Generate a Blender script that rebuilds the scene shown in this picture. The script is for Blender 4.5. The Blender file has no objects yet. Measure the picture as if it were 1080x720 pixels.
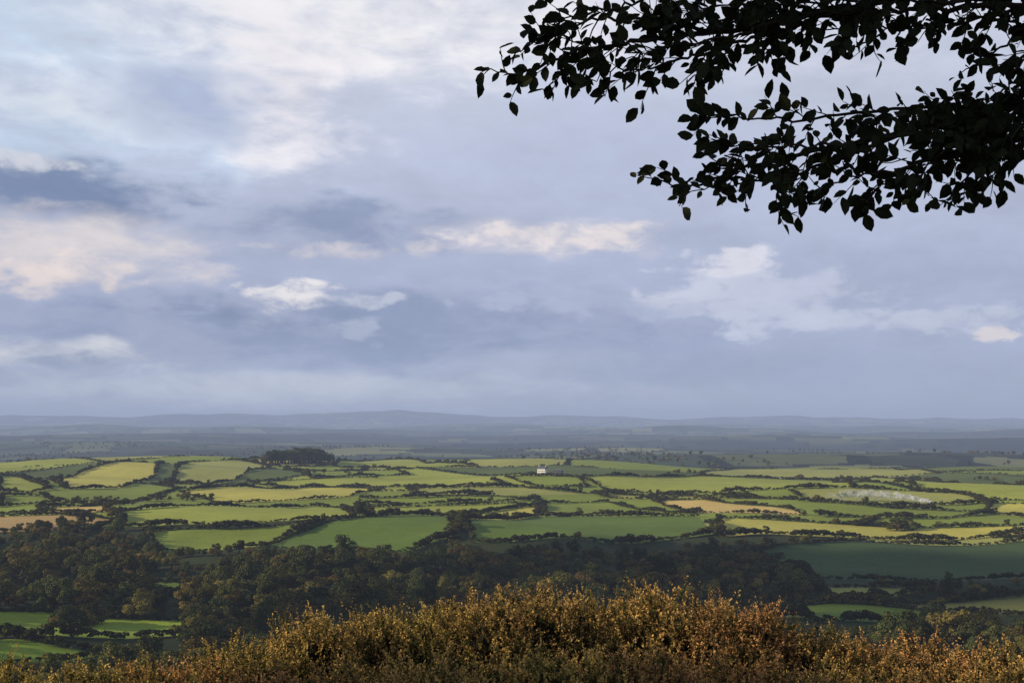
import bpy, math, numpy as np
from mathutils import Vector, Matrix
rng=np.random.default_rng(7)
F=1200.0
scene=bpy.context.scene
def lin(c):
    return tuple(((x/255)/12.92 if x/255<=0.04045 else ((x/255+0.055)/1.055)**2.4) for x in c)
def sstep(x,a,b):
    t=np.clip((x-a)/(b-a),0,1); return t*t*(3-2*t)

# ------------------------------------------------------------ materials
def mat_attr(name,mul=1.0,noise=None,trans=0.0,rnd=0.0,rough=1.0):
    m=bpy.data.materials.new(name); m.use_nodes=True
    nt=m.node_tree; N=nt.nodes; L=nt.links
    b=N['Principled BSDF']; b.inputs['Roughness'].default_value=rough
    b.inputs['Specular IOR Level'].default_value=0.12
    a=N.new('ShaderNodeAttribute'); a.attribute_name='Col'
    col=a.outputs['Color']
    def mulc(col,fac):
        v=N.new('ShaderNodeVectorMath'); v.operation='SCALE'
        L.new(col,v.inputs[0])
        if isinstance(fac,float): v.inputs['Scale'].default_value=fac
        else: L.new(fac,v.inputs['Scale'])
        return v.outputs[0]
    if mul!=1.0: col=mulc(col,float(mul))
    if noise:
        tc=N.new('ShaderNodeTexCoord')
        for (sc,lo,hi,det) in noise:
            n=N.new('ShaderNodeTexNoise'); n.inputs['Scale'].default_value=sc; n.inputs['Detail'].default_value=det
            L.new(tc.outputs['Object'],n.inputs['Vector'])
            r=N.new('ShaderNodeMapRange'); r.inputs[1].default_value=0.3; r.inputs[2].default_value=0.7
            r.inputs[3].default_value=lo; r.inputs[4].default_value=hi
            L.new(n.outputs['Fac'],r.inputs[0]); col=mulc(col,r.outputs[0])
    if rnd>0:
        o=N.new('ShaderNodeObjectInfo')
        r=N.new('ShaderNodeMapRange'); r.inputs[3].default_value=1-rnd; r.inputs[4].default_value=1+rnd
        L.new(o.outputs['Random'],r.inputs[0]); col=mulc(col,r.outputs[0])
        h=N.new('ShaderNodeHueSaturation'); L.new(col,h.inputs['Color'])
        r2=N.new('ShaderNodeMath'); r2.operation='MULTIPLY'; r2.inputs[1].default_value=7.13; L.new(o.outputs['Random'],r2.inputs[0])
        r3=N.new('ShaderNodeMath'); r3.operation='FRACT'; L.new(r2.outputs[0],r3.inputs[0])
        r4=N.new('ShaderNodeMapRange'); r4.inputs[3].default_value=0.47; r4.inputs[4].default_value=0.518
        L.new(r3.outputs[0],r4.inputs[0]); L.new(r4.outputs[0],h.inputs['Hue']); col=h.outputs[0]
    L.new(col,b.inputs['Base Color'])
    if trans>0:
        t=N.new('ShaderNodeBsdfTranslucent'); L.new(col,t.inputs['Color'])
        mx=N.new('ShaderNodeMixShader'); mx.inputs[0].default_value=trans
        L.new(b.outputs[0],mx.inputs[1]); L.new(t.outputs[0],mx.inputs[2])
        L.new(mx.outputs[0],N['Material Output'].inputs['Surface'])
    return m
def mat_plain(name,c,rough=0.9,sc=3.0,var=0.25):
    m=bpy.data.materials.new(name); m.use_nodes=True
    nt=m.node_tree; N=nt.nodes; L=nt.links; b=N['Principled BSDF']
    b.inputs['Roughness'].default_value=rough; b.inputs['Specular IOR Level'].default_value=0.1
    n=N.new('ShaderNodeTexNoise'); n.inputs['Scale'].default_value=sc; n.inputs['Detail'].default_value=5
    tc=N.new('ShaderNodeTexCoord'); L.new(tc.outputs['Object'],n.inputs['Vector'])
    r=N.new('ShaderNodeValToRGB'); r.color_ramp.elements[0].position=.3; r.color_ramp.elements[1].position=.7
    r.color_ramp.elements[0].color=(*[x*(1-var) for x in c],1); r.color_ramp.elements[1].color=(*[x*(1+var) for x in c],1)
    L.new(n.outputs['Fac'],r.inputs[0]); L.new(r.outputs[0],b.inputs['Base Color'])
    return m

def mesh_np(name,V,Fc,col=None,mat=None,smooth=False):
    V=np.ascontiguousarray(V,dtype=np.float32); Fc=np.ascontiguousarray(Fc,dtype=np.int32); k=Fc.shape[1]
    me=bpy.data.meshes.new(name)
    me.vertices.add(len(V)); me.vertices.foreach_set('co',V.ravel())
    me.loops.add(Fc.size); me.loops.foreach_set('vertex_index',Fc.ravel())
    me.polygons.add(len(Fc)); me.polygons.foreach_set('loop_start',np.arange(0,Fc.size,k,dtype=np.int32))
    me.update(calc_edges=True)
    me.polygons.foreach_set('use_smooth',np.full(len(Fc),smooth))
    if col is not None:
        a=me.color_attributes.new(name='Col',type='FLOAT_COLOR',domain='POINT')
        c=np.ones((len(V),4),dtype=np.float32); c[:,:3]=col; a.data.foreach_set('color',c.ravel())
    if mat: me.materials.append(mat)
    return me
def add_obj(name,me,loc=(0,0,0),parent=None,link=True):
    o=bpy.data.objects.new(name,me); o.location=loc
    if link: scene.collection.objects.link(o)
    if parent: o.parent=parent
    return o
def norm(a): return a/np.maximum(np.linalg.norm(a,axis=-1,keepdims=True),1e-9)

def leaf_quads(P,A,Nn,Ln,Wd):
    A=norm(A); S=norm(np.cross(A,Nn)); n=len(P)
    Ln=np.asarray(Ln).reshape(-1,1); Wd=np.asarray(Wd).reshape(-1,1)
    V=np.stack([P,P+A*Ln*.5+S*Wd*.5,P+A*Ln,P+A*Ln*.5-S*Wd*.5],1).reshape(-1,3)
    Fc=np.arange(n*4).reshape(n,4); return V,Fc
def leaf_detail(P,A,Nn,Ln,fold=.25):
    A=norm(A); S=norm(np.cross(A,Nn)); U=norm(np.cross(S,A)); n=len(P); Ln=np.asarray(Ln).reshape(-1,1)
    prof=[(0,0),(.18,.2),(.45,.31),(.75,.22),(1,0)]
    vs=[]
    for sgn in (1,-1):
        for (t,w) in prof:
            vs.append(P+A*Ln*t+S*Ln*w*sgn+U*Ln*(abs(w)*fold-0.18*t*t))
    V=np.stack(vs,1).reshape(-1,3)
    b=np.arange(n)[:,None]*10
    return V,np.concatenate([b+np.arange(5),b+5+np.arange(5)[::-1]])
def tube(pts,rad,sides=7):
    pts=np.asarray(pts,float); n=len(pts); rad=np.asarray(rad,float)
    T=norm(np.gradient(pts,axis=0)); ref=np.array([0.13,0.21,0.97]); 
    if abs(T[0]@ref)>.85: ref=np.array([.95,.2,.1])
    X=norm(np.cross(T,ref)); Y=np.cross(T,X)
    a=np.linspace(0,2*np.pi,sides,endpoint=False)
    V=pts[:,None]+rad[:,None,None]*(np.cos(a)[None,:,None]*X[:,None]+np.sin(a)[None,:,None]*Y[:,None])
    idx=np.arange(n*sides).reshape(n,sides); nx=np.roll(idx,-1,1)
    Fc=np.stack([idx[:-1],nx[:-1],nx[1:],idx[1:]],-1).reshape(-1,4)
    return V.reshape(-1,3),Fc
class Acc:
    def __init__(s): s.V=[];s.F=[];s.C=[];s.n=0
    def add(s,V,Fc,c):
        s.V.append(V); s.F.append(Fc+s.n); s.n+=len(V)
        c=np.asarray(c,float)
        if c.ndim==1: c=np.tile(c,(len(V),1))
        s.C.append(c)
    def mesh(s,name,mat,smooth=False): return mesh_np(name,np.concatenate(s.V),np.concatenate(s.F),np.concatenate(s.C),mat,smooth)

# ------------------------------------------------------------ terrain height
K=np.array([(0,-1.7),(6,-2.6),(12,-4.4),(20,-7.2),(60,-18),(150,-39),(300,-70),(360,-79),(430,-85),(520,-88),(600,-87),(700,-83.5),
 (800,-79.5),(1000,-75),(1250,-71),(1500,-68),(1800,-65),(2000,-66),(2300,-80),(3000,-106),(4500,-122),(7000,-122),(12000,-100),(18000,-70),(26000,-50)],float)
Ks=np.gradient(K[:,1],K[:,0])
def prof(r):
    i=np.clip(np.searchsorted(K[:,0],r,side='right')-1,0,len(K)-2)
    x0=K[i,0];h=K[i+1,0]-x0;t=np.clip((r-x0)/h,0,1)
    return ((2*t**3-3*t**2+1)*K[i,1]+(t**3-2*t**2+t)*h*Ks[i]+(-2*t**3+3*t**2)*K[i+1,1]+(t**3-t**2)*h*Ks[i+1])
def wav(x,y,lst):
    z=0
    for (wl,am,an,ph) in lst:
        z=z+am*np.sin((x*np.cos(an)+y*np.sin(an))*2*np.pi/wl+ph+1.3*np.sin((x*np.sin(an)-y*np.cos(an))*2*np.pi/(wl*1.7)+ph*2))
    return z
def height(x,y):
    x=np.asarray(x,float);y=np.asarray(y,float)
    r=np.hypot(x,y)+1e-6
    z=prof(r)
    w=sstep(y/r,-.35,.35)
    z=z*w+(-1.7-0.012*np.minimum(r,800))*(1-w)
    z=z+sstep(r,450,900)*(1-sstep(r,2400,3500))*wav(x,y,[(720,5.0,.4,1.),(410,3.2,2.0,2.),(230,1.3,1.1,.5)])
    z=z+sstep(r,330,480)*(1-sstep(r,700,900))*wav(x,y,[(190,3.0,.9,1.),(105,1.8,2.2,0)])
    z=z-13*sstep(x,-150,450)*sstep(r,1250,1900)*(1-sstep(r,2300,2600))*w
    z=z+30*np.exp(-((x-950)/750)**2-((y-2850)/380)**2)
    z=z+14*np.exp(-((x-200)/300)**2-((y-3300)/300)**2)
    z=z+sstep(r,3000,5500)*w*wav(x,y,[(3900,20,.3,1.),(2300,13,1.4,2.),(1250,8,2.3,.3)])
    z=z+sstep(r,7500,10000)*w*(1-sstep(r,17000,20000))*wav(x,y,[(5200,20,1.2,.6),(2900,12,1.75,2.2)])
    u=540+F*x/np.maximum(y,1)
    far=sstep(r,19000,22500)*w
    ridge=100+110*np.exp(-((u-385)/95)**2)+65*np.exp(-((u-530)/140)**2)+80*np.exp(-((u-180)/200)**2)+30*np.exp(-((u-820)/150)**2)
    ridge=ridge+12*np.sin(u/31.)+8*np.sin(u/13.+1)+4*np.sin(u/6.)
    z=z+far*ridge
    near=(1-sstep(r,150,350))
    z=z+near*wav(x,y,[(9,.12,.5,0),(23,.3,1.8,1)])*sstep(r,3,12)
    return z
def ground_pt(u,v,ymin=300,ymax=2700):
    ys=np.arange(ymin,ymax,3.0); tx=(u-540)/F; s=(v-445)/F
    d=height(tx*ys,ys)+s*ys
    k=np.where(d>0)[0]
    i=k[0] if len(k) else int(np.argmax(d))
    return (tx*ys[i],ys[i])

# ------------------------------------------------------------ fields (corners in image pixels, cast from the viewpoint onto the terrain)
G1=(.33,.36,.06); G2=(.235,.285,.045); G3=(.13,.19,.034); YG=(.50,.455,.095); TAN=(.60,.44,.15); PG=(.34,.345,.09); SHADE=(.06,.10,.03); BR=(.42,.29,.12)
fields=[
 ([(55,506),(85,498),(172,488),(164,500),(130,514),(70,516)],YG),
 ([(175,510),(196,488),(268,486),(285,493),(250,506)],PG),
 ([(0,503),(20,503),(52,516),(30,520),(0,519)],G1),
 ([(0,523),(45,523),(62,530),(0,535)],G2),
 ([(255,486),(345,484),(352,489),(300,493)],YG),
 ([(352,491),(385,485),(440,485),(505,493),(430,495)],G1),
 ([(300,496),(420,496),(430,501),(330,505)],G2),
 ([(190,519),(330,513),(405,516),(368,524),(232,531)],YG),
 ([(260,508),(400,504),(520,507),(540,512),(420,514),(280,512)],G1),
 ([(430,516),(550,514),(620,521),(520,522),(440,521)],PG),
 ([(380,526),(520,523),(560,528),(460,531),(378,532)],G2),
 ([(122,541),(330,534),(362,536),(372,545),(250,553),(132,556)],G1),
 ([(155,561),(282,556),(345,549),(300,566),(268,577),(170,582)],G2),
 ([(352,549),(478,545),(476,566),(430,583),(275,577),(306,566)],G3),
 ([(376,535),(540,531),(565,533),(480,543),(392,545)],G1),
 ([(484,543),(568,533),(566,543),(490,548)],YG),
 ([(486,550),(560,545),(738,545),(755,563),(640,574),(500,572)],G3),
 ([(572,531),(640,529),(733,542),(575,543)],G2),
 ([(690,528),(742,527),(838,538),(850,544),(742,541)],TAN),
 ([(615,503),(740,502),(878,507),(900,514),(760,520),(640,518)],G1),
 ([(625,520),(760,523),(840,527),(740,526),(640,525)],PG),
 ([(533,503),(610,503),(620,514),(560,512)],G2),
 ([(758,546),(1100,554),(1100,561),(880,566),(760,567)],YG),
 ([(845,529),(935,536),(1050,541),(1000,547),(860,544)],G2),
 ([(832,517),(900,515),(1020,521),(1040,530),(935,534),(855,528)],PG),
 ([(882,505),(960,506),(1110,515),(1110,528),(1045,528),(965,513)],G1),
 ([(1045,531),(1110,532),(1110,548),(1040,541)],YG),
 ([(795,582),(900,571),(1110,567),(1110,611),(865,610)],SHADE),  # cloud shadow painted into this field's green
 ([(868,620),(985,620),(930,632),(880,634)],PG),
 ([(930,637),(1110,625),(1110,648),(1000,645)],(.19,.20,.065)),
 ([(788,640),(985,645),(975,660),(860,658)],G3),
 ([(-30,645),(45,645),(200,653),(195,670),(130,674),(40,671),(-30,670)],(.28,.37,.045)),
 ([(-30,676),(50,680),(110,690),(60,700),(-30,702)],(.22,.31,.035)),
 ([(150,613),(198,616),(190,629),(152,626)],G3),
 ([(-30,547),(60,543),(122,548),(100,560),(-30,563)],BR),
 ([(40,536),(110,534),(112,540),(60,542)],TAN),
]
polys=[(np.array([ground_pt(u,v) for (u,v) in p]),c) for p,c in fields]
def inpoly(px,py,P):
    ins=np.zeros(px.shape,bool); n=len(P); j=n-1
    for i in range(n):
        xi,yi=P[i];xj,yj=P[j]
        if yi!=yj:
            c=((yi>py)!=(yj>py))&(px<(xj-xi)*(py-yi)/(yj-yi)+xi)
            ins^=c
        j=i
    return ins
def in_any(px,py):
    m=np.zeros(px.shape,bool)
    for P,c in polys: m|=inpoly(px,py,P)
    return m

# ------------------------------------------------------------ terrain mesh
ang=np.concatenate([np.linspace(-.52,.52,900),np.linspace(.52,2*np.pi-.52,150)[1:-1]])
v=np.arange(274,14.2,-.42)
rings=np.concatenate([np.geomspace(.05,348,110),96000/v,np.linspace(6900,25500,96)])
R,A=np.meshgrid(rings,ang,indexing='ij'); X=R*np.sin(A); Y=R*np.cos(A); Z=height(X,Y)
nr,nc=X.shape
idx=np.arange(nr*nc).reshape(nr,nc); nx=np.roll(idx,-1,1)
FT=np.stack([idx[:-1],idx[1:],nx[1:],nx[:-1]],-1).reshape(-1,4)[:, ::-1]
def hsh(i,j,s): 
    t=np.sin(i*127.1+j*311.7+s*74.7)*43758.5453; return t-np.floor(t)
def voro(x,y,cs,s=0):
    gx=np.floor(x/cs);gy=np.floor(y/cs); d1=np.full(x.shape,1e9);d2=d1.copy();id_=np.zeros(x.shape)
    for a in(-1,0,1):
        for b in(-1,0,1):
            cx=gx+a;cy=gy+b
            px=(cx+.1+.8*hsh(cx,cy,1+s))*cs;py=(cy+.1+.8*hsh(cx,cy,2+s))*cs
            d=np.hypot(x-px,y-py);h=hsh(cx,cy,3+s)
            near=d<d1; d2=np.where(near,d1,np.minimum(d2,d)); id_=np.where(near,h,id_); d1=np.where(near,d,d1)
    return id_,d2-d1
pal=np.array([G2,G1,PG,G3,G1,G2,(.14,.17,.045),G2,(.11,.14,.04),PG])
xf,yf=X.ravel(),Y.ravel(); rf=np.hypot(xf,yf)
h1,e1=voro(xf,yf,330.); C=pal[(h1*9.99).astype(int)].copy()
C[e1<10]=(.03,.04,.018)
h2,e2=voro(xf,yf,330.,9); palf=np.array([(.05,.075,.05),(.11,.13,.07),(.04,.055,.04),(.18,.19,.09),(.06,.08,.055),(.03,.045,.035),(.09,.11,.06),(.045,.06,.045)])  # cloud shadow and haze put into the far colours, darker and bluer
Cf=palf[(h2*7.99).astype(int)].copy(); Cf[e2<34]=(.025,.033,.028)
m=(rf>2150); C[m]=Cf[m]
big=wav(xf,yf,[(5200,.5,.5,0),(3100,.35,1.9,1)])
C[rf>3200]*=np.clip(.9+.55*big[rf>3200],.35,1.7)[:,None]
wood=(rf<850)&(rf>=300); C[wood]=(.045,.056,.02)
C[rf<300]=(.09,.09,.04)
for P,c in polys:
    k=inpoly(xf,yf,P); C[k]=c
m_ground=mat_attr('ground_fields',1.0,noise=[(.012,.88,1.12,3),(.09,.93,1.07,5),(.6,.88,1.12,4)])
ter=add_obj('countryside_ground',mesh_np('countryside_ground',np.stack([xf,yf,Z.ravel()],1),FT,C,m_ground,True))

# ------------------------------------------------------------ plants prototypes
m_tree=mat_attr('broadleaf_foliage',1.0,trans=.15,rnd=.42)
m_hedge=mat_attr('hedge_foliage',1.0,trans=.1,rnd=.25)
def tree_proto(name,H,Rr,nl,nq,qs,seed,base=(.075,.085,.028),mat=m_tree,trunk=True):
    g=np.random.default_rng(seed); a=Acc()
    lobes=[(0,0,H*.6,Rr*.72,H*.32)]
    for i in range(nl):
        an=g.uniform(0,6.28);rr=Rr*g.uniform(.35,.75);zz=H*g.uniform(.3,.8)
        lobes.append((rr*np.cos(an),rr*np.sin(an),zz,Rr*g.uniform(.26,.46),H*g.uniform(.12,.2)))
    per=nq//len(lobes)
    for (x,y,z,rx,rz) in lobes:
        n=norm(g.normal(size=(per,3))); n[:,2]=np.where(n[:,2]<-.35,-n[:,2],n[:,2])
        k=g.uniform(.82,1.12,(per,1))
        P=np.array([x,y,z])+n*np.array([rx,rx,rz])*k
        nn=norm(n+g.normal(size=(per,3))*.35); ax=np.cross(nn,g.normal(size=(per,3)))
        s=qs*g.uniform(.6,1.3,per)
        V,Fc=leaf_quads(P-norm(ax)*s[:,None]*.5,ax,nn,s,s*.8)
        t=g.uniform(.6,1.35,(per,1)); c=np.array(base)*t+np.array([.02,.008,0])*g.uniform(0,1,(per,1))
        a.add(V,Fc,np.repeat(c,4,0))
    if trunk:
        V,Fc=tube([(0,0,-1.5),(0,.05,H*.2),(.1,0,H*.45),(.1,.1,H*.7)],[Rr*.09,Rr*.07,Rr*.05,Rr*.02]); a.add(V,Fc,(.05,.04,.03))
        for i in range(5):
            an=g.uniform(0,6.28); V,Fc=tube([(0,0,H*.25),(Rr*.3*np.cos(an),Rr*.3*np.sin(an),H*.42),(Rr*.6*np.cos(an),Rr*.6*np.sin(an),H*.6)],[Rr*.04,Rr*.03,Rr*.01],5); a.add(V,Fc,(.05,.04,.03))
    return add_obj(name,a.mesh(name,mat),link=False)
ct=bpy.data.collections.new('broadleaf_trees'); chd=bpy.data.collections.new('hedge_shrubs')
for i,(H,Rr,nl,b) in enumerate([(9.5,4.6,11,(.09,.10,.026)),(8.5,5.2,13,(.12,.105,.026)),(10.5,4.5,12,(.05,.064,.022)),(7.5,4.4,9,(.17,.14,.036)),(9,4.0,9,(.07,.088,.026))]):
    ct.objects.link(tree_proto('broadleaf_tree_form',H,Rr,nl,2300,.6,20+i,b))
for i in range(3):
    chd.objects.link(tree_proto('hedge_shrub_form',3.1,2.0,5,220,.7,40+i,(.042,.048,.016),m_hedge,False))
def instancer(name,P,S,Rz,coll):
    me=bpy.data.meshes.new(name); me.vertices.add(len(P)); me.vertices.foreach_set('co',np.asarray(P,dtype=np.float32).ravel())
    a=me.attributes.new('scl','FLOAT_VECTOR','POINT'); a.data.foreach_set('vector',np.asarray(S,dtype=np.float32).ravel())
    e=np.zeros((len(P),3),dtype=np.float32); e[:,2]=Rz
    a=me.attributes.new('rot','FLOAT_VECTOR','POINT'); a.data.foreach_set('vector',e.ravel())
    o=add_obj(name,me)
    ng=bpy.data.node_groups.new(name,'GeometryNodeTree')
    ng.interface.new_socket(name='Geometry',in_out='INPUT',socket_type='NodeSocketGeometry')
    ng.interface.new_socket(name='Geometry',in_out='OUTPUT',socket_type='NodeSocketGeometry')
    N=ng.nodes;L=ng.links
    gi=N.new('NodeGroupInput');go=N.new('NodeGroupOutput');ip=N.new('GeometryNodeInstanceOnPoints')
    ci=N.new('GeometryNodeCollectionInfo');ci.inputs['Collection'].default_value=coll;ci.inputs['Separate Children'].default_value=True;ci.inputs['Reset Children'].default_value=True
    s=N.new('GeometryNodeInputNamedAttribute');s.data_type='FLOAT_VECTOR';s.inputs['Name'].default_value='scl'
    r=N.new('GeometryNodeInputNamedAttribute');r.data_type='FLOAT_VECTOR';r.inputs['Name'].default_value='rot'
    er=N.new('FunctionNodeEulerToRotation')
    L.new(r.outputs[0],er.inputs[0]);L.new(er.outputs[0],ip.inputs['Rotation'])
    L.new(gi.outputs[0],ip.inputs['Points']);L.new(ci.outputs[0],ip.inputs['Instance']);ip.inputs['Pick Instance'].default_value=True
    L.new(s.outputs[0],ip.inputs['Scale']);L.new(ip.outputs[0],go.inputs[0])
    md=o.modifiers.new('instances','NODES');md.node_group=ng
    return o
# woodland
gx,gy=np.meshgrid(np.arange(-620,600,8.6),np.arange(270,920,8.6)); gx=gx.ravel()+rng.uniform(-4,4,gx.size);gy=gy.ravel()+rng.uniform(-4,4,gy.size)
r=np.hypot(gx,gy); sc=rng.choice([.6,.85,1.05,1.4],gx.size,p=[.2,.33,.3,.17])*rng.uniform(.85,1.15,gx.size)*(.95+.25*np.sin(gx/37.)*np.sin(gy/29.+1))
hgt=9*sc
zz=height(gx,gy)
ok=(r>290)&(np.abs(gx/gy)<.95)
lim=850+80*sstep(-gx,130,300)
ok&=r<lim
gl=np.sin(gx/41.+1.1*np.sin(gy/53.))*np.sin(gy/33.+.8*np.sin(gx/47.))
ok&=~((gl>.88)&(r<760))
sc=np.where(r>700,sc*.8,sc); sc=np.where((r<430),sc*.75,sc); hgt=9*sc
for f in (0,.35,.6,.9,1.1):
    k=1+f*hgt/np.maximum(-zz-f*hgt,10)
    ia=in_any(gx*k,gy*k)
    if f>.7: ia&=(r<560)
    ok&=~ia
P=np.stack([gx,gy,zz-.4],1)[ok];s=sc[ok];
S=np.stack([s*rng.uniform(.95,1.25,len(s)),s*rng.uniform(.95,1.25,len(s)),s*rng.uniform(.85,1.15,len(s))],1)
instancer('woodland',P,S,rng.uniform(0,6.28,len(s)),ct)
# hedgerows + hedgerow trees
HP=[];TP=[]
for P_,c in polys:
    n=len(P_)
    for i in range(n):
        a=P_[i];b=P_[(i+1)%n];Ld=np.hypot(*(b-a)); k=max(int(Ld/2.1),1)
        if rng.random()<.04: continue
        t=(np.arange(k)+rng.uniform(-.3,.3,k))/k
        q=a+(b-a)*t[:,None]+rng.normal(0,.8,(k,2))
        hs=rng.uniform(.7,1.25)*np.clip(1.0+.4*np.sin(t*Ld/11.+rng.uniform(0,6)),.55,1.4)*rng.uniform(.75,1.3,k)
        HP.append(np.column_stack([q,hs]))
        nt_=rng.poisson(Ld/105.)
        if nt_:
            tt=rng.uniform(0,1,nt_); 
            tt=np.concatenate([tt,np.clip(tt[:nt_//2]+rng.uniform(-8,8,nt_//2)/Ld,0,1)])
            q=a+(b-a)*tt[:,None]; TP.append(np.column_stack([q,rng.uniform(.35,.8,len(tt))]))
k=(e1<6)&(rf>880)&(rf<2150)&(np.abs(np.arctan2(xf,yf))<.6); cand=np.where(k)[0]
cand=rng.permutation(cand)
q=np.column_stack([xf[cand],yf[cand]]); key=np.floor(q/3.2).astype(int); _,ui=np.unique(key[:,0]*100000+key[:,1],return_index=True); q=q[ui]
q=q[~in_any(q[:,0],q[:,1])]; HP.append(np.column_stack([q,rng.uniform(.5,1.0,len(q))]))
kk=rng.random(len(q))<.015; TP.append(np.column_stack([q[kk],rng.uniform(.35,.75,kk.sum())]))
HP=np.concatenate(HP);TP=np.concatenate(TP)
def put(a): return np.column_stack([a[:,0],a[:,1],height(a[:,0],a[:,1])-.2])
S=np.column_stack([HP[:,2]*1.15,HP[:,2]*1.15,HP[:,2]])
instancer('hedgerow',put(HP),S,rng.uniform(0,6.28,len(HP)),chd)
instancer('hedgerow_trees',put(TP),np.repeat(TP[:,2:3],3,1),rng.uniform(0,6.28,len(TP)),ct)
cl=[]
def copse(u0,u1,vb,n,s0,s1,dep=25):
    for i in range(n):
        uu=rng.uniform(u0,u1); e_=1-abs((uu-u0)/(u1-u0+1e-6)*2-1)**3*.4
        x,y=ground_pt(uu,vb); y+=rng.uniform(0,dep); cl.append((x,y,rng.uniform(s0,s1)*e_))
copse(275,346,489,130,2.0,2.5,50)
copse(938,972,560,20,.65,1.1,14)
copse(842,846,506,2,1.,1.2,5)
copse(60,130,533,30,.5,.9,40); copse(140,215,529,24,.45,.8,40); copse(0,90,566,50,.5,.9,60); copse(300,380,500,14,.5,.8,30); copse(700,740,500,8,.5,.8,20)
copse(1030,1080,507,9,.5,.8,20); copse(50,98,661,34,.7,1.0,16); copse(150,200,512,14,.5,.9,60)
cl=np.array(cl); instancer('tree_clump',put(cl),np.repeat(cl[:,2:3],3,1),rng.uniform(0,6.28,len(cl)),ct)
n=5000; dy=rng.uniform(2300,5200,n); dx=rng.uniform(-.55,.55,n)*dy; kx=np.sin(dx/170.)+np.sin(dy/130.+dx/300.)+rng.normal(0,.5,n)
dd=np.column_stack([dx,dy,rng.uniform(.7,1.2,n)])[kx>.7]
instancer('distant_trees',put(dd),np.repeat(dd[:,2:3],3,1),rng.uniform(0,6.28,len(dd)),ct)

# ------------------------------------------------------------ foreground bushes
m_bush=mat_attr('scrub_foliage',1.0,trans=.25,rnd=.12,rough=.8)
def bush_proto(seed,ns=3300,nlv=16):
    g=np.random.default_rng(seed);a=Acc();Rr=1.5
    n=norm(g.normal(size=(ns*2,3)));n=n[n[:,2]>-.25][:ns];ns=len(n)
    ph=g.uniform(0,6.28,4)
    def lump(n): return 1+.15*np.sin(n[:,0]*5+ph[0])*np.sin(n[:,1]*5+ph[1])+.11*np.sin(n[:,0]*11+n[:,2]*9+ph[2])+.08*np.sin(n[:,1]*17+ph[3])
    base=n*Rr*(lump(n)*g.uniform(.76,.97,ns))[:,None]
    d=norm(n*.8+np.array([0,0,.55])+g.normal(size=(ns,3))*.35)
    Ls=g.uniform(.10,.30,ns)*(1+.8*(g.random(ns)<.06))
    t=np.linspace(.08,1,nlv)[None,:,None]+g.uniform(-.03,.03,(ns,nlv,1))
    bend=norm(g.normal(size=(ns,3)))*.07
    P=base[:,None]+d[:,None]*Ls[:,None,None]*t+bend[:,None]*t*t
    ax=norm(d)[:,None]*.5+norm(g.normal(size=(ns,nlv,3)))*.8
    nn=norm(g.normal(size=(ns,nlv,3))*.8+n[:,None]*.7)
    s=(.052-.016*t[...,0])*g.uniform(.7,1.3,(ns,nlv))
    V,Fc=leaf_quads(P.reshape(-1,3),ax.reshape(-1,3),nn.reshape(-1,3),s.ravel(),s.ravel()*.6)
    sunlit_top=np.clip(n[:,2:3]*1.5-.3,0,1.1)
    gold=np.clip((t[...,0]*.9-.15+g.normal(0,.22,(ns,1)))*(.12+sunlit_top),0,1)[...,None]  # golden shoot tips, with sunlight painted onto the upward-facing ones
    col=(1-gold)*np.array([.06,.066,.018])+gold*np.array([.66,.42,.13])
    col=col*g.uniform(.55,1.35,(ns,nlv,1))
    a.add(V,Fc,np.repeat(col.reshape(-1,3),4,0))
    for i in range(0,ns,3):
        V,Fc=tube([base[i]*.8,base[i],base[i]+d[i]*Ls[i]*.5+bend[i]*.25,base[i]+d[i]*Ls[i]+bend[i]],[.012,.007,.004,.002],3); a.add(V,Fc,(.08,.055,.03))
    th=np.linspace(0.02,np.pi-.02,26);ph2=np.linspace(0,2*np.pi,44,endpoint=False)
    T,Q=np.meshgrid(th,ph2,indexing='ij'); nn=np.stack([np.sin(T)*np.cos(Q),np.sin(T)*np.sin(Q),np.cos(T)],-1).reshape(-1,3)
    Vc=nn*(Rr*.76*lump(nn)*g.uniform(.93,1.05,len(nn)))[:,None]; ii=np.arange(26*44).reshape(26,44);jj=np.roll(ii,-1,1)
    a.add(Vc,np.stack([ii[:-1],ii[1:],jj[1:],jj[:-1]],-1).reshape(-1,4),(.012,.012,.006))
    return a.mesh('scrub_bush',m_bush)
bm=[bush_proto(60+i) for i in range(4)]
bl=[(30,716,15,1.),(110,708,15.5,.95),(190,700,16,.9),(262,680,17,.9),(335,657,17.5,.95),(415,650,18,1.0),(480,644,18.5,.85),(545,626,18,1.05),(632,640,18.5,.85),
 (705,628,18,1.15),(780,642,17.5,.9),(838,666,17.5,.85),(905,684,17,.9),(985,682,17,.9),(1060,690,16.5,1.),(1130,700,16.5,1.),(-50,718,15,1.),
 (300,716,13.5,.9),(400,704,13.6,.9),(500,694,13.8,.95),(600,698,13.6,.9),(690,692,13.8,1.),(790,702,13.6,.95),(870,714,13.6,.9),(950,714,14,.9),(1030,716,13.8,1.),(200,730,13.4,1.),
 (520,640,20.5,1.),(590,636,21,1.),(440,655,20,1.0),(660,643,21,.95),(740,642,20,.95),(340,668,20,1.0),(880,690,20,1.1),(1000,692,20,1.1),
 (480,745,11.3,.9),(620,745,11.3,.9),(760,750,11.3,.9),(350,755,11.3,.9)]
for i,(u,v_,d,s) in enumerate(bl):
    x=(u-540)/F*d; zt=-(v_-445)/F*d; o=add_obj('scrub_bush' ,bm[i%4],(x,d,zt-1.62*s)); o.rotation_euler=(0,0,rng.uniform(0,6.28)); o.scale=(s*rng.uniform(.9,1.1),s,s)

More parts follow.
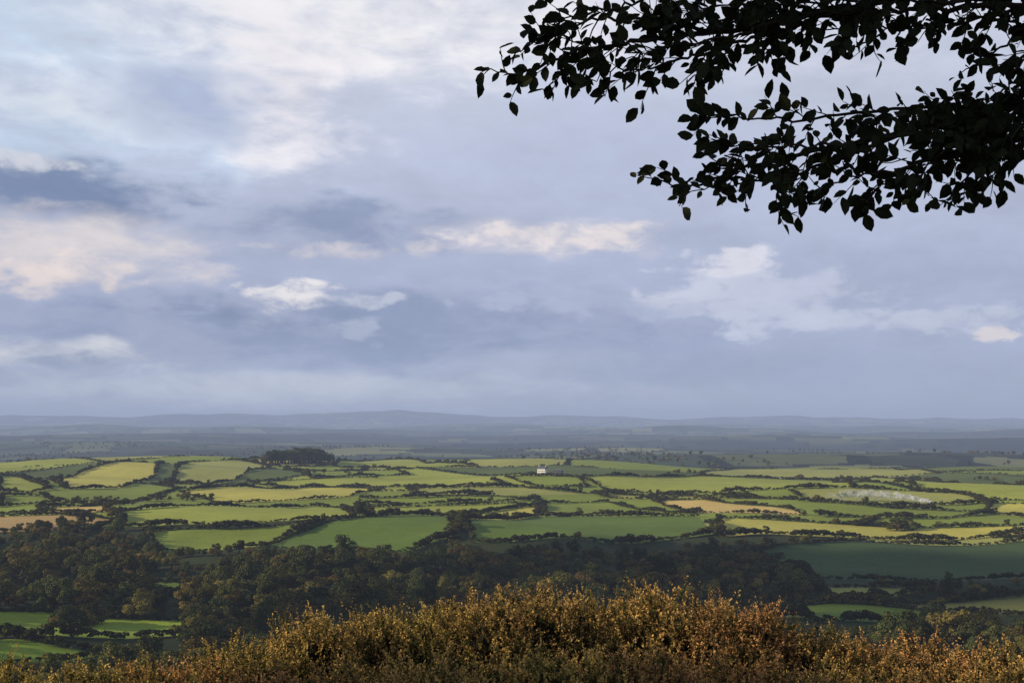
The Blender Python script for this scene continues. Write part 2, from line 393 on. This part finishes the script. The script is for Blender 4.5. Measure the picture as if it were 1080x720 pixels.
# ------------------------------------------------------------ beech tree by the viewpoint, unseen trees added for shade
m_bark=mat_attr('beech_bark',1.0,noise=[(6,.7,1.3,6)])
m_bleaf=mat_attr('beech_leaves',1.0,trans=.12,rough=.75)
def p3(u,v_,y): return np.array([(u-540)/F*y,y,(445-v_)/F*y])
mains=[
 [(1250,-120,4.6),(1080,-30,4.5),(900,8,4.4),(760,34,4.3),(660,46,4.2),(600,56,4.2),(550,78,4.15),(508,76,4.1)],
 [(900,8,4.4),(800,40,4.3),(740,58,4.2),(690,70,4.2),(640,76,4.1),(620,88,4.1)],
 [(1080,-30,4.5),(850,-30,4.3),(700,-5,4.2),(640,10,4.1),(595,20,4.1),(580,35,4.1)],
 [(760,34,4.3),(690,22,4.2),(630,18,4.2),(585,36,4.2),(545,55,4.2)],
 [(1300,60,4.8),(1080,108,4.6),(960,138,4.5),(860,160,4.4),(780,178,4.3),(725,198,4.3),(672,185,4.3)],
 [(1080,108,4.6),(980,165,4.5),(930,192,4.4),(908,218,4.3)],
 [(1080,108,4.6),(930,116,4.5),(840,128,4.4),(780,124,4.3),(730,124,4.3)],
 [(1300,60,4.8),(1120,132,4.6),(1040,168,4.5),(990,218,4.4)],
 [(960,138,4.5),(880,170,4.3),(820,190,4.2),(770,196,4.2),(718,206,4.2)],
 [(1200,0,4.7),(1080,38,4.6),(1040,60,4.5),(1010,80,4.5)],
 [(1200,110,4.7),(1120,132,4.6),(1085,150,4.5),(1065,170,4.5)],
 [(1250,-120,4.6),(1080,0,4.4),(950,0,4.3),(850,-10,4.3)],
 [(1080,108,4.6),(1000,132,4.2),(900,152,4.1),(830,154,4.1),(780,155,4.1),(750,148,4.1)],
 [(1120,132,4.6),(1040,140,4.3),(960,176,4.2),(880,192,4.2),(850,204,4.2)],
 [(1250,-120,4.6),(1150,-10,4.3),(1060,8,4.2),(980,10,4.2),(900,14,4.2),(820,12,4.2),(720,26,4.2)],
 [(1150,-10,4.3),(1080,60,4.2),(1055,100,4.2),(1030,150,4.2)],
 [(1250,-120,4.6),(1100,-20,4.2),(1000,4,4.1),(920,0,4.1),(830,6,4.1),(760,5,4.1),(700,15,4.1)],
 [(1300,60,4.8),(1120,100,4.4),(1050,130,4.3),(990,165,4.3),(955,200,4.3)],
 [(1250,-120,4.6),(1120,0,4.5),(1040,22,4.4),(960,30,4.3),(880,30,4.3),(830,40,4.3)],
 [(1300,60,4.8),(1150,80,4.5),(1080,100,4.4),(1020,125,4.4),(960,140,4.3)],
 [(1200,110,4.7),(1110,112,4.3),(1060,145,4.2),(1030,182,4.2)],
 [(900,8,4.4),(820,24,4.1),(760,44,4.0),(700,50,4.0),(655,64,4.0)],
]
wood_=Acc();LP=[];LA=[];LN=[];LL=[]
g=np.random.default_rng(11)
def leaves_on(pts,step,sz):
    seg=np.linalg.norm(np.diff(pts,axis=0),axis=1);cum=np.concatenate([[0],np.cumsum(seg)]);n=int(cum[-1]/step)
    for k_ in range(n+1):
        d=min((k_+.6)*step,cum[-1]); q=np.array([np.interp(d,cum,pts[:,j]) for j in range(3)]); q2=np.array([np.interp(min(d+.01,cum[-1]+.0),cum,pts[:,j]) for j in range(3)])
        T=q2-q; T=T/np.linalg.norm(T) if np.linalg.norm(T)>1e-6 else (pts[-1]-pts[-2])/np.linalg.norm(pts[-1]-pts[-2])
        side=np.array([-T[2],0,T[0]])*(1 if k_%2 else -1)
        A_=T*.7+side*g.uniform(.4,1.)+np.array([0,g.normal(0,.5),-.18])
        LP.append(q+g.normal(0,.004,3));LA.append(A_);LN.append(g.normal(0,.65,3)+np.array([0,-.8,.5]));LL.append(sz*g.uniform(.55,1.3))
def twig(q,D,Ln,sz,depth=0):
    n=5; D=D/np.linalg.norm(D); pts=[q]
    for i in range(n):
        D=D+g.normal(0,.12,3)+np.array([0,0,-.02]); D/=np.linalg.norm(D); pts.append(pts[-1]+D*Ln/n)
    pts=np.array(pts); V,Fc=tube(pts,np.linspace(.003,.0011,n+1),4); wood_.add(V,Fc,(.03,.025,.02))
    leaves_on(pts,.035,sz)
    if depth<1 and Ln>.17:
        for i in (1,2,3):
            if g.random()<.6:
                s=1 if g.random()<.5 else -1
                twig(pts[i],D*.8+s*np.array([-D[2],0,D[0]])*.8+np.array([0,g.normal(0,.3),0]),Ln*.5,sz,depth+1)
for mi,m_ in enumerate(mains):
    K_=np.array([p3(*q) for q in m_]); t=np.linspace(0,len(K_)-1,len(K_)*7)
    pts=np.stack([np.interp(t,np.arange(len(K_)),K_[:,j]) for j in range(3)],1)
    pts[1:-1]=(pts[:-2]+pts[1:-1]*2+pts[2:])/4; pts[1:-1]=(pts[:-2]+pts[1:-1]*2+pts[2:])/4
    pts[2:-1]+=g.normal(0,.006,(len(pts)-3,3))
    big_=mi in(0,4,7,14); V,Fc=tube(pts,np.linspace(.016 if big_ else .008,.0015,len(pts)),6); wood_.add(V,Fc,(.03,.025,.02))
    seg=np.linalg.norm(np.diff(pts,axis=0),axis=1);cum=np.concatenate([[0],np.cumsum(seg)]);d=.12;k_=0
    while d<cum[-1]-.02:
        i=min(np.searchsorted(cum,d),len(pts)-1); T=pts[i]-pts[i-1];T/=np.linalg.norm(T)
        s=1 if k_%2 else -1; rem=cum[-1]-d
        if g.random()<.9:
            twig(pts[i],T*.9+s*np.array([-T[2],0,T[0]])*g.uniform(.4,.9)+np.array([0,g.normal(0,.45),0]),min(g.uniform(.06,.22),.04+rem*.4),.061)
        d+=g.uniform(.04,.082);k_+=1
    leaves_on(pts[-10:],.038,.056)
beech=bpy.data.objects.new('shade_tree',None); scene.collection.objects.link(beech); beech.location=(5.4,5.0,float(height(5.4,5.0)))
def child(name,me,par): 
    o=add_obj(name,me); o.parent=par; o.matrix_parent_inverse=Matrix.Translation(-par.location); return o
def inframe(P,mg=60):
    y=np.maximum(P[:,1],.01);u=540+F*P[:,0]/y;v_=445-F*P[:,2]/y
    return (P[:,1]>.1)&(u>-mg)&(u<1080+mg)&(v_>-mg)&(v_<720+mg)
def big_tree(limbs,crown,seed,zg,x0,y0):
    g=np.random.default_rng(seed); W=Acc()
    V,Fc=tube([(x0,y0,zg-.5),(x0,y0,zg+.3),(x0+.05,y0,zg+2),(x0,y0+.1,zg+4.5),(x0+.1,y0,zg+7.5),(x0,y0,zg+10)],[.55,.38,.3,.25,.16,.04],14);W.add(V,Fc,(.13,.12,.10))
    for l in limbs: 
        l=np.array(l,float); V,Fc=tube(l,np.linspace(.12,.02,len(l)),8);W.add(V,Fc,(.12,.11,.09))
    LPs=[]
    for (cx,cy,cz,rx,ry,rz,n) in crown:
        for i in range(max(3,n//900)):
            d=norm(g.normal(size=3)); e=np.array([cx,cy,cz])+d*np.array([rx,ry,rz])*.7
            s=np.array([x0,y0,zg+g.uniform(3,7)]); mid=(s+e)/2+g.normal(0,.25,3)
            L_=np.array([s,s*.6+mid*.4,mid,mid*.4+e*.6,e]);
            if not inframe(L_,40).any(): V,Fc=tube(L_,[.08,.06,.045,.03,.01],6);W.add(V,Fc,(.12,.11,.09))
        nn=norm(g.normal(size=(n,3)));P=np.array([cx,cy,cz])+nn*np.array([rx,ry,rz])*(g.uniform(.15,1,(n,1))**.4)
        P=P+.25*np.sin(P[:,[1,2,0]]*3.1)
        LPs.append(P)
    P=np.concatenate(LPs);P=P[~inframe(P)]
    V,Fc=leaf_detail(P,g.normal(size=P.shape)+np.array([0,0,-.3]),g.normal(size=P.shape)+np.array([0,0,1.2]),g.uniform(.10,.17,len(P)))
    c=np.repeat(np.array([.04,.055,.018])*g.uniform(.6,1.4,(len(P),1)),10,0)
    return W,(V,Fc,c)
a0=p3(1250,-120,4.6);b0=p3(1300,60,4.8);c0=p3(1200,0,4.7);c1=p3(1200,110,4.7)
zg=float(height(5.4,5.0))
limbs=[[(5.4,5,zg+4.2),(4.6,4.9,zg+4.9),(3.6,4.7,2.4),tuple(a0)],[(5.4,5,zg+3.6),(4.7,5,zg+4.1),(3.8,4.9,1.6),tuple(b0)],[(4.6,4.9,zg+4.5),(3.6,4.8,1.9),tuple(c0)],[(4.7,5,zg+4.1),(3.6,4.85,1.45),tuple(c1)]]
W,lv=big_tree(limbs,[(5.4,5,4.5,3.6,3.4,2.6,9000),(3.2,2.5,3.6,2.8,2.6,1.2,5000)],1,zg,5.4,5.0)
child('trunk_and_limbs',W.mesh('trunk_and_limbs',m_bark,True),beech)
child('twigs',wood_.mesh('twigs',m_bark,True),beech)
LP=np.array(LP);V,Fc=leaf_detail(LP,np.array(LA),np.array(LN),np.array(LL),.22)
cc=np.repeat(np.array([.018,.022,.009])*g.uniform(.6,1.6,(len(LP),1)),10,0)  # shade painted in: leaf colour darker than the same tree's crown
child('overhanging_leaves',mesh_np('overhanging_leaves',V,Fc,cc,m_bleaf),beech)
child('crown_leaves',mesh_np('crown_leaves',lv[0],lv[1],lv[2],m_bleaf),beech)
for (tx,ty,crown,sd) in [(-7,2.6,[(-6.6,2.6,2.8,3.0,3.2,3.2,15000),(-7,2.6,6,2.6,2.6,2.2,4000)],2),  # out of view, added to shade the overhanging branch and front bushes
                         (-12,10.6,[(-12,10.4,-.8,3.2,2.5,3.6,21000)],3)]:
    zg=float(height(tx,ty)); b2=bpy.data.objects.new('shade_tree',None); scene.collection.objects.link(b2); b2.location=(tx,ty,zg)
    W,lv=big_tree([],crown,sd,zg,tx,ty)
    child('trunk_and_limbs',W.mesh('trunk_and_limbs',m_bark,True),b2)
    child('crown_leaves',mesh_np('crown_leaves',lv[0],lv[1],lv[2],m_bleaf),b2)

# ------------------------------------------------------------ farmhouse
m_wall=mat_plain('white_render',(.78,.77,.74)); m_slate=mat_plain('slate_roof',(.12,.125,.14)); m_glass=mat_plain('window_glass',(.03,.035,.04),.2); m_door=mat_plain('door_paint',(.10,.05,.04))
def box(name,par,c,s,mat):
    x,y,z=[q/2 for q in s]
    V=np.array([(i*x,j*y,k_*z) for i in(-1,1) for j in(-1,1) for k_ in(-1,1)])
    Fb=np.array([(0,1,3,2),(4,6,7,5),(0,4,5,1),(2,3,7,6),(0,2,6,4),(1,5,7,3)])
    o=add_obj(name,mesh_np(name,V,Fb,None,mat),c); o.parent=par
def roof(name,par,c,L_,W_,H_,mat):
    V=np.array([(-L_/2,-W_/2,0),(L_/2,-W_/2,0),(L_/2,W_/2,0),(-L_/2,W_/2,0),(-L_/2,0,H_),(L_/2,0,H_)])
    me=bpy.data.meshes.new(name);me.from_pydata(V.tolist(),[],[(0,1,5,4),(2,3,4,5),(0,4,3),(1,2,5),(0,3,2,1)]);me.materials.append(mat)
    o=add_obj(name,me,c);o.parent=par
def house(name,u,v_,L_,W_,Hh,rot,white=True):
    x,y=ground_pt(u,v_); e=bpy.data.objects.new(name,None);scene.collection.objects.link(e);e.location=(x,y,float(height(x,y)));e.rotation_euler=(0,0,rot)
    mw=m_wall if white else m_slate
    box('walls',e,(0,0,Hh/2-.5),(L_,W_,Hh+1),mw);roof('roof',e,(0,0,Hh+.01),L_+.6,W_+.8,W_*.42,m_slate)
    for i in(-1,1): box('chimney_%d'%(i+2),e,(i*(L_/2-.6),0,Hh+W_*.42+.1),(.8,.8,1.8),mw)
    for i in range(-2,3):
        for k_ in (1.5,4.1):
            if i==0 and k_<2: continue
            box('window',e,(i*L_/5.5,-W_/2-.003,k_),(1,.1,1.2),m_glass)
    box('door',e,(0,-W_/2-.003,1.05),(1,.1,2.1),m_door)
house('white_farmhouse',572,500,10,7,6.5,-.45); house('stone_barn',588,500,11,6,3.6,-.4,False)

# ------------------------------------------------------------ drifting smoke: a chain of thin billows
sx,sy=ground_pt(978,531)
def smoke():
    g=np.random.default_rng(3);a=Acc();hz=float(height(sx,sy))
    for i in range(26):
        t=i/25.;c=np.array([sx+3-85*t**1.15,sy+14*t+g.uniform(-2,2),hz+1.4+5*t+12*t*(1-t)+g.uniform(-1,1)*(.5+2*t)])
        rx=2.2+6.5*t;rz=1.6+3.0*t**.8
        th=np.linspace(.01,np.pi-.01,16);ph=np.linspace(0,2*np.pi,26,endpoint=False);T,Q=np.meshgrid(th,ph,indexing='ij')
        n=np.stack([np.sin(T)*np.cos(Q),np.sin(T)*np.sin(Q),np.cos(T)],-1).reshape(-1,3)
        l=1+.16*np.sin(n[:,0]*5+i)*np.sin(n[:,2]*6+i*2)
        V=c+n*np.array([rx,rz,rz])*l[:,None];ii=np.arange(16*26).reshape(16,26);jj=np.roll(ii,-1,1)
        a.add(V,np.stack([ii[:-1],ii[1:],jj[1:],jj[:-1]],-1).reshape(-1,4),np.ones(3)*(.95*(1-t)**1.1+.06))
    m=bpy.data.materials.new('smoke');m.use_nodes=True;N=m.node_tree.nodes;L=m.node_tree.links
    N.remove(N['Principled BSDF']);df=N.new('ShaderNodeBsdfDiffuse');df.inputs[0].default_value=(.9,.9,.92,1)
    tl=N.new('ShaderNodeBsdfTranslucent');tl.inputs[0].default_value=(.9,.9,.92,1);m1=N.new('ShaderNodeMixShader');m1.inputs[0].default_value=.4;L.new(df.outputs[0],m1.inputs[1]);L.new(tl.outputs[0],m1.inputs[2])
    tr=N.new('ShaderNodeBsdfTransparent');m2=N.new('ShaderNodeMixShader')
    at=N.new('ShaderNodeAttribute');at.attribute_name='Col'
    tc=N.new('ShaderNodeTexCoord');no=N.new('ShaderNodeTexNoise');no.inputs['Scale'].default_value=.22;no.inputs['Detail'].default_value=4
    r=N.new('ShaderNodeMapRange');r.inputs[1].default_value=.36;r.inputs[2].default_value=.6
    lw=N.new('ShaderNodeLayerWeight');lw.inputs[0].default_value=.5
    inv=N.new('ShaderNodeMath');inv.operation='SUBTRACT';inv.inputs[0].default_value=1;L.new(lw.outputs['Facing'],inv.inputs[1])
    p1=N.new('ShaderNodeMath');p1.operation='MULTIPLY';p2=N.new('ShaderNodeMath');p2.operation='MULTIPLY'
    L.new(tc.outputs['Object'],no.inputs[0]);L.new(no.outputs['Fac'],r.inputs[0]);L.new(r.outputs[0],p1.inputs[0]);L.new(at.outputs['Fac'],p1.inputs[1]);L.new(p1.outputs[0],p2.inputs[0]);L.new(inv.outputs[0],p2.inputs[1])
    L.new(p2.outputs[0],m2.inputs[0]);L.new(tr.outputs[0],m2.inputs[1]);L.new(m1.outputs[0],m2.inputs[2]);L.new(m2.outputs[0],N['Material Output'].inputs['Surface'])
    add_obj('bonfire_smoke',a.mesh('bonfire_smoke',m,True))
smoke()

# ------------------------------------------------------------ light
az=math.radians(99);el=math.radians(18)
S_=np.array([-math.sin(az)*math.cos(el),math.cos(az)*math.cos(el),math.sin(el)])
sun=bpy.data.lights.new('sun','SUN');sun.energy=5.0;sun.angle=math.radians(.55);sun.color=(1,.85,.57)
so=bpy.data.objects.new('sun',sun);scene.collection.objects.link(so);so.rotation_euler=Vector(-S_).to_track_quat('-Z','Y').to_euler()
m_cloud=mat_plain('cloud_white',(.8,.8,.82),1,.005,.05)
def cloud(tx,ty,dist,rx,ry,rz,seed):  # unseen cloud added sunward of a ground point to shade the valley
    g=np.random.default_rng(seed);c=np.array([tx,ty,-80])+S_*dist;a=Acc()
    for i in range(9):
        o=g.uniform(-.6,.6,3)*np.array([rx,ry,rz]) if i else np.zeros(3);k_=1 if i==0 else g.uniform(.4,.6)
        th=np.linspace(.01,np.pi-.01,24);ph=np.linspace(0,2*np.pi,40,endpoint=False);T,Q=np.meshgrid(th,ph,indexing='ij')
        n=np.stack([np.sin(T)*np.cos(Q),np.sin(T)*np.sin(Q),np.cos(T)],-1).reshape(-1,3)
        l=1+.12*np.sin(n[:,0]*7+i)*np.sin(n[:,1]*6)+.06*np.sin(n[:,2]*13+i)
        V=c+o+n*np.array([rx,ry,rz])*.8*k_*l[:,None];ii=np.arange(24*40).reshape(24,40);jj=np.roll(ii,-1,1)
        a.add(V,np.stack([ii[:-1],ii[1:],jj[1:],jj[:-1]],-1).reshape(-1,4),(.8,.8,.8))
    add_obj('shadow_cloud',a.mesh('shadow_cloud',m_cloud,True))
cloud(190,650,3000,150,110,70,1)
cloud(60,490,3400,150,55,50,2)

# ------------------------------------------------------------ haze layer (air)
def haze():
    z0,z1=-700,220
    me=bpy.data.meshes.new('haze_layer');q=26500
    V=[(x,y,z) for x in(-q,q) for y in(-q,q) for z in(z0,z1)]
    me.from_pydata(V,[],[(0,1,3,2),(4,6,7,5),(0,4,5,1),(2,3,7,6),(0,2,6,4),(1,5,7,3)])
    m=bpy.data.materials.new('haze_air');m.use_nodes=True;N=m.node_tree.nodes;L=m.node_tree.links;N.remove(N['Principled BSDF'])
    sg=1/13500.;ab=N.new('ShaderNodeVolumeAbsorption');ab.inputs['Color'].default_value=(0,0,0,1);ab.inputs['Density'].default_value=sg
    em=N.new('ShaderNodeEmission');em.inputs['Color'].default_value=(.32,.38,.53,1);em.inputs['Strength'].default_value=sg  # the air glows: emission stands in for light scattered by haze
    ad=N.new('ShaderNodeAddShader');L.new(ab.outputs[0],ad.inputs[0]);L.new(em.outputs[0],ad.inputs[1]);L.new(ad.outputs[0],N['Material Output'].inputs['Volume'])
    me.materials.append(m);add_obj('haze_layer',me)
haze()

# ------------------------------------------------------------ sky
w=bpy.data.worlds.new('World');scene.world=w;w.use_nodes=True;nt=w.node_tree;N=nt.nodes;L=nt.links;N.clear()
out=N.new('ShaderNodeOutputWorld');sky=N.new('ShaderNodeTexSky');sky.sky_type='NISHITA';sky.sun_disc=False
sky.sun_elevation=el;sky.sun_rotation=math.atan2(S_[0],S_[1]);sky.air_density=1;sky.dust_density=1.5
bg1=N.new('ShaderNodeBackground');L.new(sky.outputs[0],bg1.inputs[0]);bg1.inputs[1].default_value=.15
tc=N.new('ShaderNodeTexCoord');sp=N.new('ShaderNodeSeparateXYZ');L.new(tc.outputs['Generated'],sp.inputs[0])
def M(op,a,b=None,c=None,clamp=False):
    n=N.new('ShaderNodeMath');n.operation=op;n.use_clamp=clamp
    for i,q in enumerate((a,b,c)):
        if q is None: continue
        if isinstance(q,(int,float)): n.inputs[i].default_value=q
        else: L.new(q,n.inputs[i])
    return n.outputs[0]
AZ=M('ARCTAN2',sp.outputs[0],sp.outputs[1]);EL=M('ARCSINE',sp.outputs[2])
cb=N.new('ShaderNodeCombineXYZ');L.new(AZ,cb.inputs[0]);L.new(EL,cb.inputs[1]);CC=cb.outputs[0]
def VM(op,a,b):
    n=N.new('ShaderNodeVectorMath');n.operation=op
    for i,q in enumerate((a,b)):
        if isinstance(q,tuple): n.inputs[i].default_value=q
        else: L.new(q,n.inputs[i])
    return n
def noise(vec,sx_,sy_,det,rough=.55,off=0.,dist=0.):
    v1=VM('MULTIPLY',vec,(sx_,sy_,1)).outputs[0];v2=VM('ADD',v1,(off,off*.7,off)).outputs[0]
    n=N.new('ShaderNodeTexNoise');n.inputs['Scale'].default_value=1;n.inputs['Detail'].default_value=det;n.inputs['Roughness'].default_value=rough;n.inputs['Distortion'].default_value=dist
    L.new(v2,n.inputs['Vector']);return n
wn=noise(CC,9,20,3,off=3.1);wv=VM('SUBTRACT',wn.outputs['Color'],(.5,.5,.5)).outputs[0];wv=VM('MULTIPLY',wv,(.14,.05,0)).outputs[0]
CW=VM('ADD',CC,wv).outputs[0]
n1=noise(CC,13,34,6,.6,1.7,.3).outputs['Fac']; n2=noise(CC,5,13,4,.55,8.2,.4).outputs['Fac']; n3=noise(CC,34,62,4.5,.55,4.4,.3).outputs['Fac']
NN=M('SUBTRACT',M('ADD',M('MULTIPLY',n1,1.1),M('MULTIPLY',n2,.9)),1.0)
NF=M('SUBTRACT',M('ADD',M('MULTIPLY',n1,1.0),M('MULTIPLY',n3,1.1)),1.05)
rp=N.new('ShaderNodeValToRGB');mr=N.new('ShaderNodeMapRange');mr.inputs[1].default_value=0;mr.inputs[2].default_value=1.5;L.new(EL,mr.inputs[0]);L.new(mr.outputs[0],rp.inputs[0])
st=[(0,(174,184,206)),(.04,(167,177,204)),(.083,(172,181,208)),(.15,(187,195,217)),(.235,(208,214,231)),(.30,(165,174,198)),(.45,(120,130,155)),(1,(105,116,142))]
e=rp.color_ramp.elements
for i,(p,c) in enumerate(st):
    q=e[i] if i<2 else e.new(p); 
    q.position=p;q.color=(*lin(c),1)
col=rp.outputs[0]
def az_el(u,v_):
    return math.atan((u-540)/F), math.atan((445-v_)/F*math.cos(math.atan((u-540)/F)))
def mask(u,v_,su,sv,soft,k,op=1.,fine=False):
    a,e_=az_el(u,v_)
    d=VM('SUBTRACT',CW,(a,e_,0)).outputs[0];d=VM('MULTIPLY',d,(F/su,F/sv,0)).outputs[0];dt=VM('DOT_PRODUCT',d,d).outputs['Value']
    f=M('ADD',M('SUBTRACT',1.0,dt),M('MULTIPLY',NF if fine else NN,k))
    r=N.new('ShaderNodeMapRange');r.interpolation_type='SMOOTHSTEP';r.inputs[1].default_value=0;r.inputs[2].default_value=soft;r.inputs[4].default_value=op
    L.new(f,r.inputs[0]);return r.outputs[0]
def blob(u,v_,su,sv,c,soft=1.,k=2.,op=1.,fine=False):
    global col
    mx=N.new('ShaderNodeMix');mx.data_type='RGBA';L.new(mask(u,v_,su,sv,soft,k,op,fine),mx.inputs[0]);L.new(col,mx.inputs[6]);mx.inputs[7].default_value=(*lin(c),1);col=mx.outputs[2]
blob(60,60,280,160,(204,223,244),1.6,2,.9)
blob(380,0,430,95,(241,239,241),1.5,2.6,.95)
blob(200,25,140,65,(237,238,244),1.4,2.8,.85)
blob(300,75,105,105,(235,231,235),1.5,3.,.9)
blob(60,100,170,46,(235,236,241),1.5,3.5,.75)
blob(850,30,280,70,(216,218,231),1.5,2.5,.8)
blob(185,102,110,40,(173,185,212),1.3,2.8)
blob(660,150,260,80,(175,184,211),1.7,2,.7)
blob(60,203,170,38,(120,136,169),1.1,2.6)
blob(20,172,80,12,(222,222,229),1.2,3.5,.75,True)
blob(350,238,200,34,(142,155,185),1.2,3)
blob(90,262,200,46,(218,211,212),1.5,3,.95)
blob(50,290,120,16,(233,219,213),1.4,3.5,.8,True)
blob(345,260,110,10,(215,209,213),1.4,3.5,.75,True)
blob(560,248,160,24,(200,200,214),1.3,3.,.9)
blob(585,250,125,17,(231,222,221),1.3,3.5,.9,True)
blob(330,342,430,46,(136,150,181),1.3,2.6,.9)
blob(230,325,150,20,(126,141,173),1.2,3,.75)
blob(700,385,260,32,(152,164,192),1.4,2,.8)
blob(312,304,80,15,(235,231,232),1.3,3.8,.95,True)
blob(400,318,70,9,(198,203,217),1.2,4,.7,True)
blob(750,294,85,42,(200,205,223),.9,3,.95,True)
blob(765,274,50,18,(221,220,231),1.,3,.8,True)
blob(840,318,130,30,(191,197,218),1.,3,.9,True)
blob(920,338,180,15,(190,197,217),1.,3,.9,True)
blob(600,322,150,16,(175,183,208),1.2,3,.8,True)
blob(55,372,160,25,(213,215,221),1.3,3,.95)
blob(100,382,70,9,(148,161,188),1.2,3.5,.8,True)
blob(270,414,470,25,(195,202,216),1.4,2.,.95)
blob(560,385,120,30,(176,184,206),1.4,2.5,.6)
blob(1000,400,330,40,(158,168,194),1.7,1.5,.6)
blob(1064,343,30,9,(220,213,215),1.1,3.8,.9,True)
blob(355,348,44,12,(178,188,208),1.2,4,.6,True)
sm=N.new('ShaderNodeVectorMath');sm.operation='SCALE';L.new(col,sm.inputs[0])
L.new(M('ADD',M('ADD',M('ADD',M('MULTIPLY',M('SUBTRACT',n2,.5),.34),M('MULTIPLY',M('SUBTRACT',n1,.5),.32)),M('MULTIPLY',M('SUBTRACT',n3,.5),.16)),1.03),sm.inputs['Scale']);col=sm.outputs[0]
bg2=N.new('ShaderNodeBackground');L.new(col,bg2.inputs[0])
gap=mask(30,130,130,60,1.4,2.6,.2);gap2=mask(40,10,150,40,1.4,2.6,.2)
mxs=N.new('ShaderNodeMixShader');L.new(M('MAXIMUM',gap,gap2),mxs.inputs[0]);L.new(bg2.outputs[0],mxs.inputs[1]);L.new(bg1.outputs[0],mxs.inputs[2]);L.new(mxs.outputs[0],out.inputs[0])

# ------------------------------------------------------------ camera
cam=bpy.data.cameras.new('camera');co=bpy.data.objects.new('camera',cam);scene.collection.objects.link(co)
co.location=(0,0,0);co.rotation_euler=(math.radians(90),0,0);cam.lens=40;cam.sensor_width=36;cam.shift_y=85/1080;cam.clip_start=.1;cam.clip_end=90000
scene.camera=co
scene.view_settings.view_transform='Standard';scene.view_settings.look='None';scene.view_settings.exposure=0
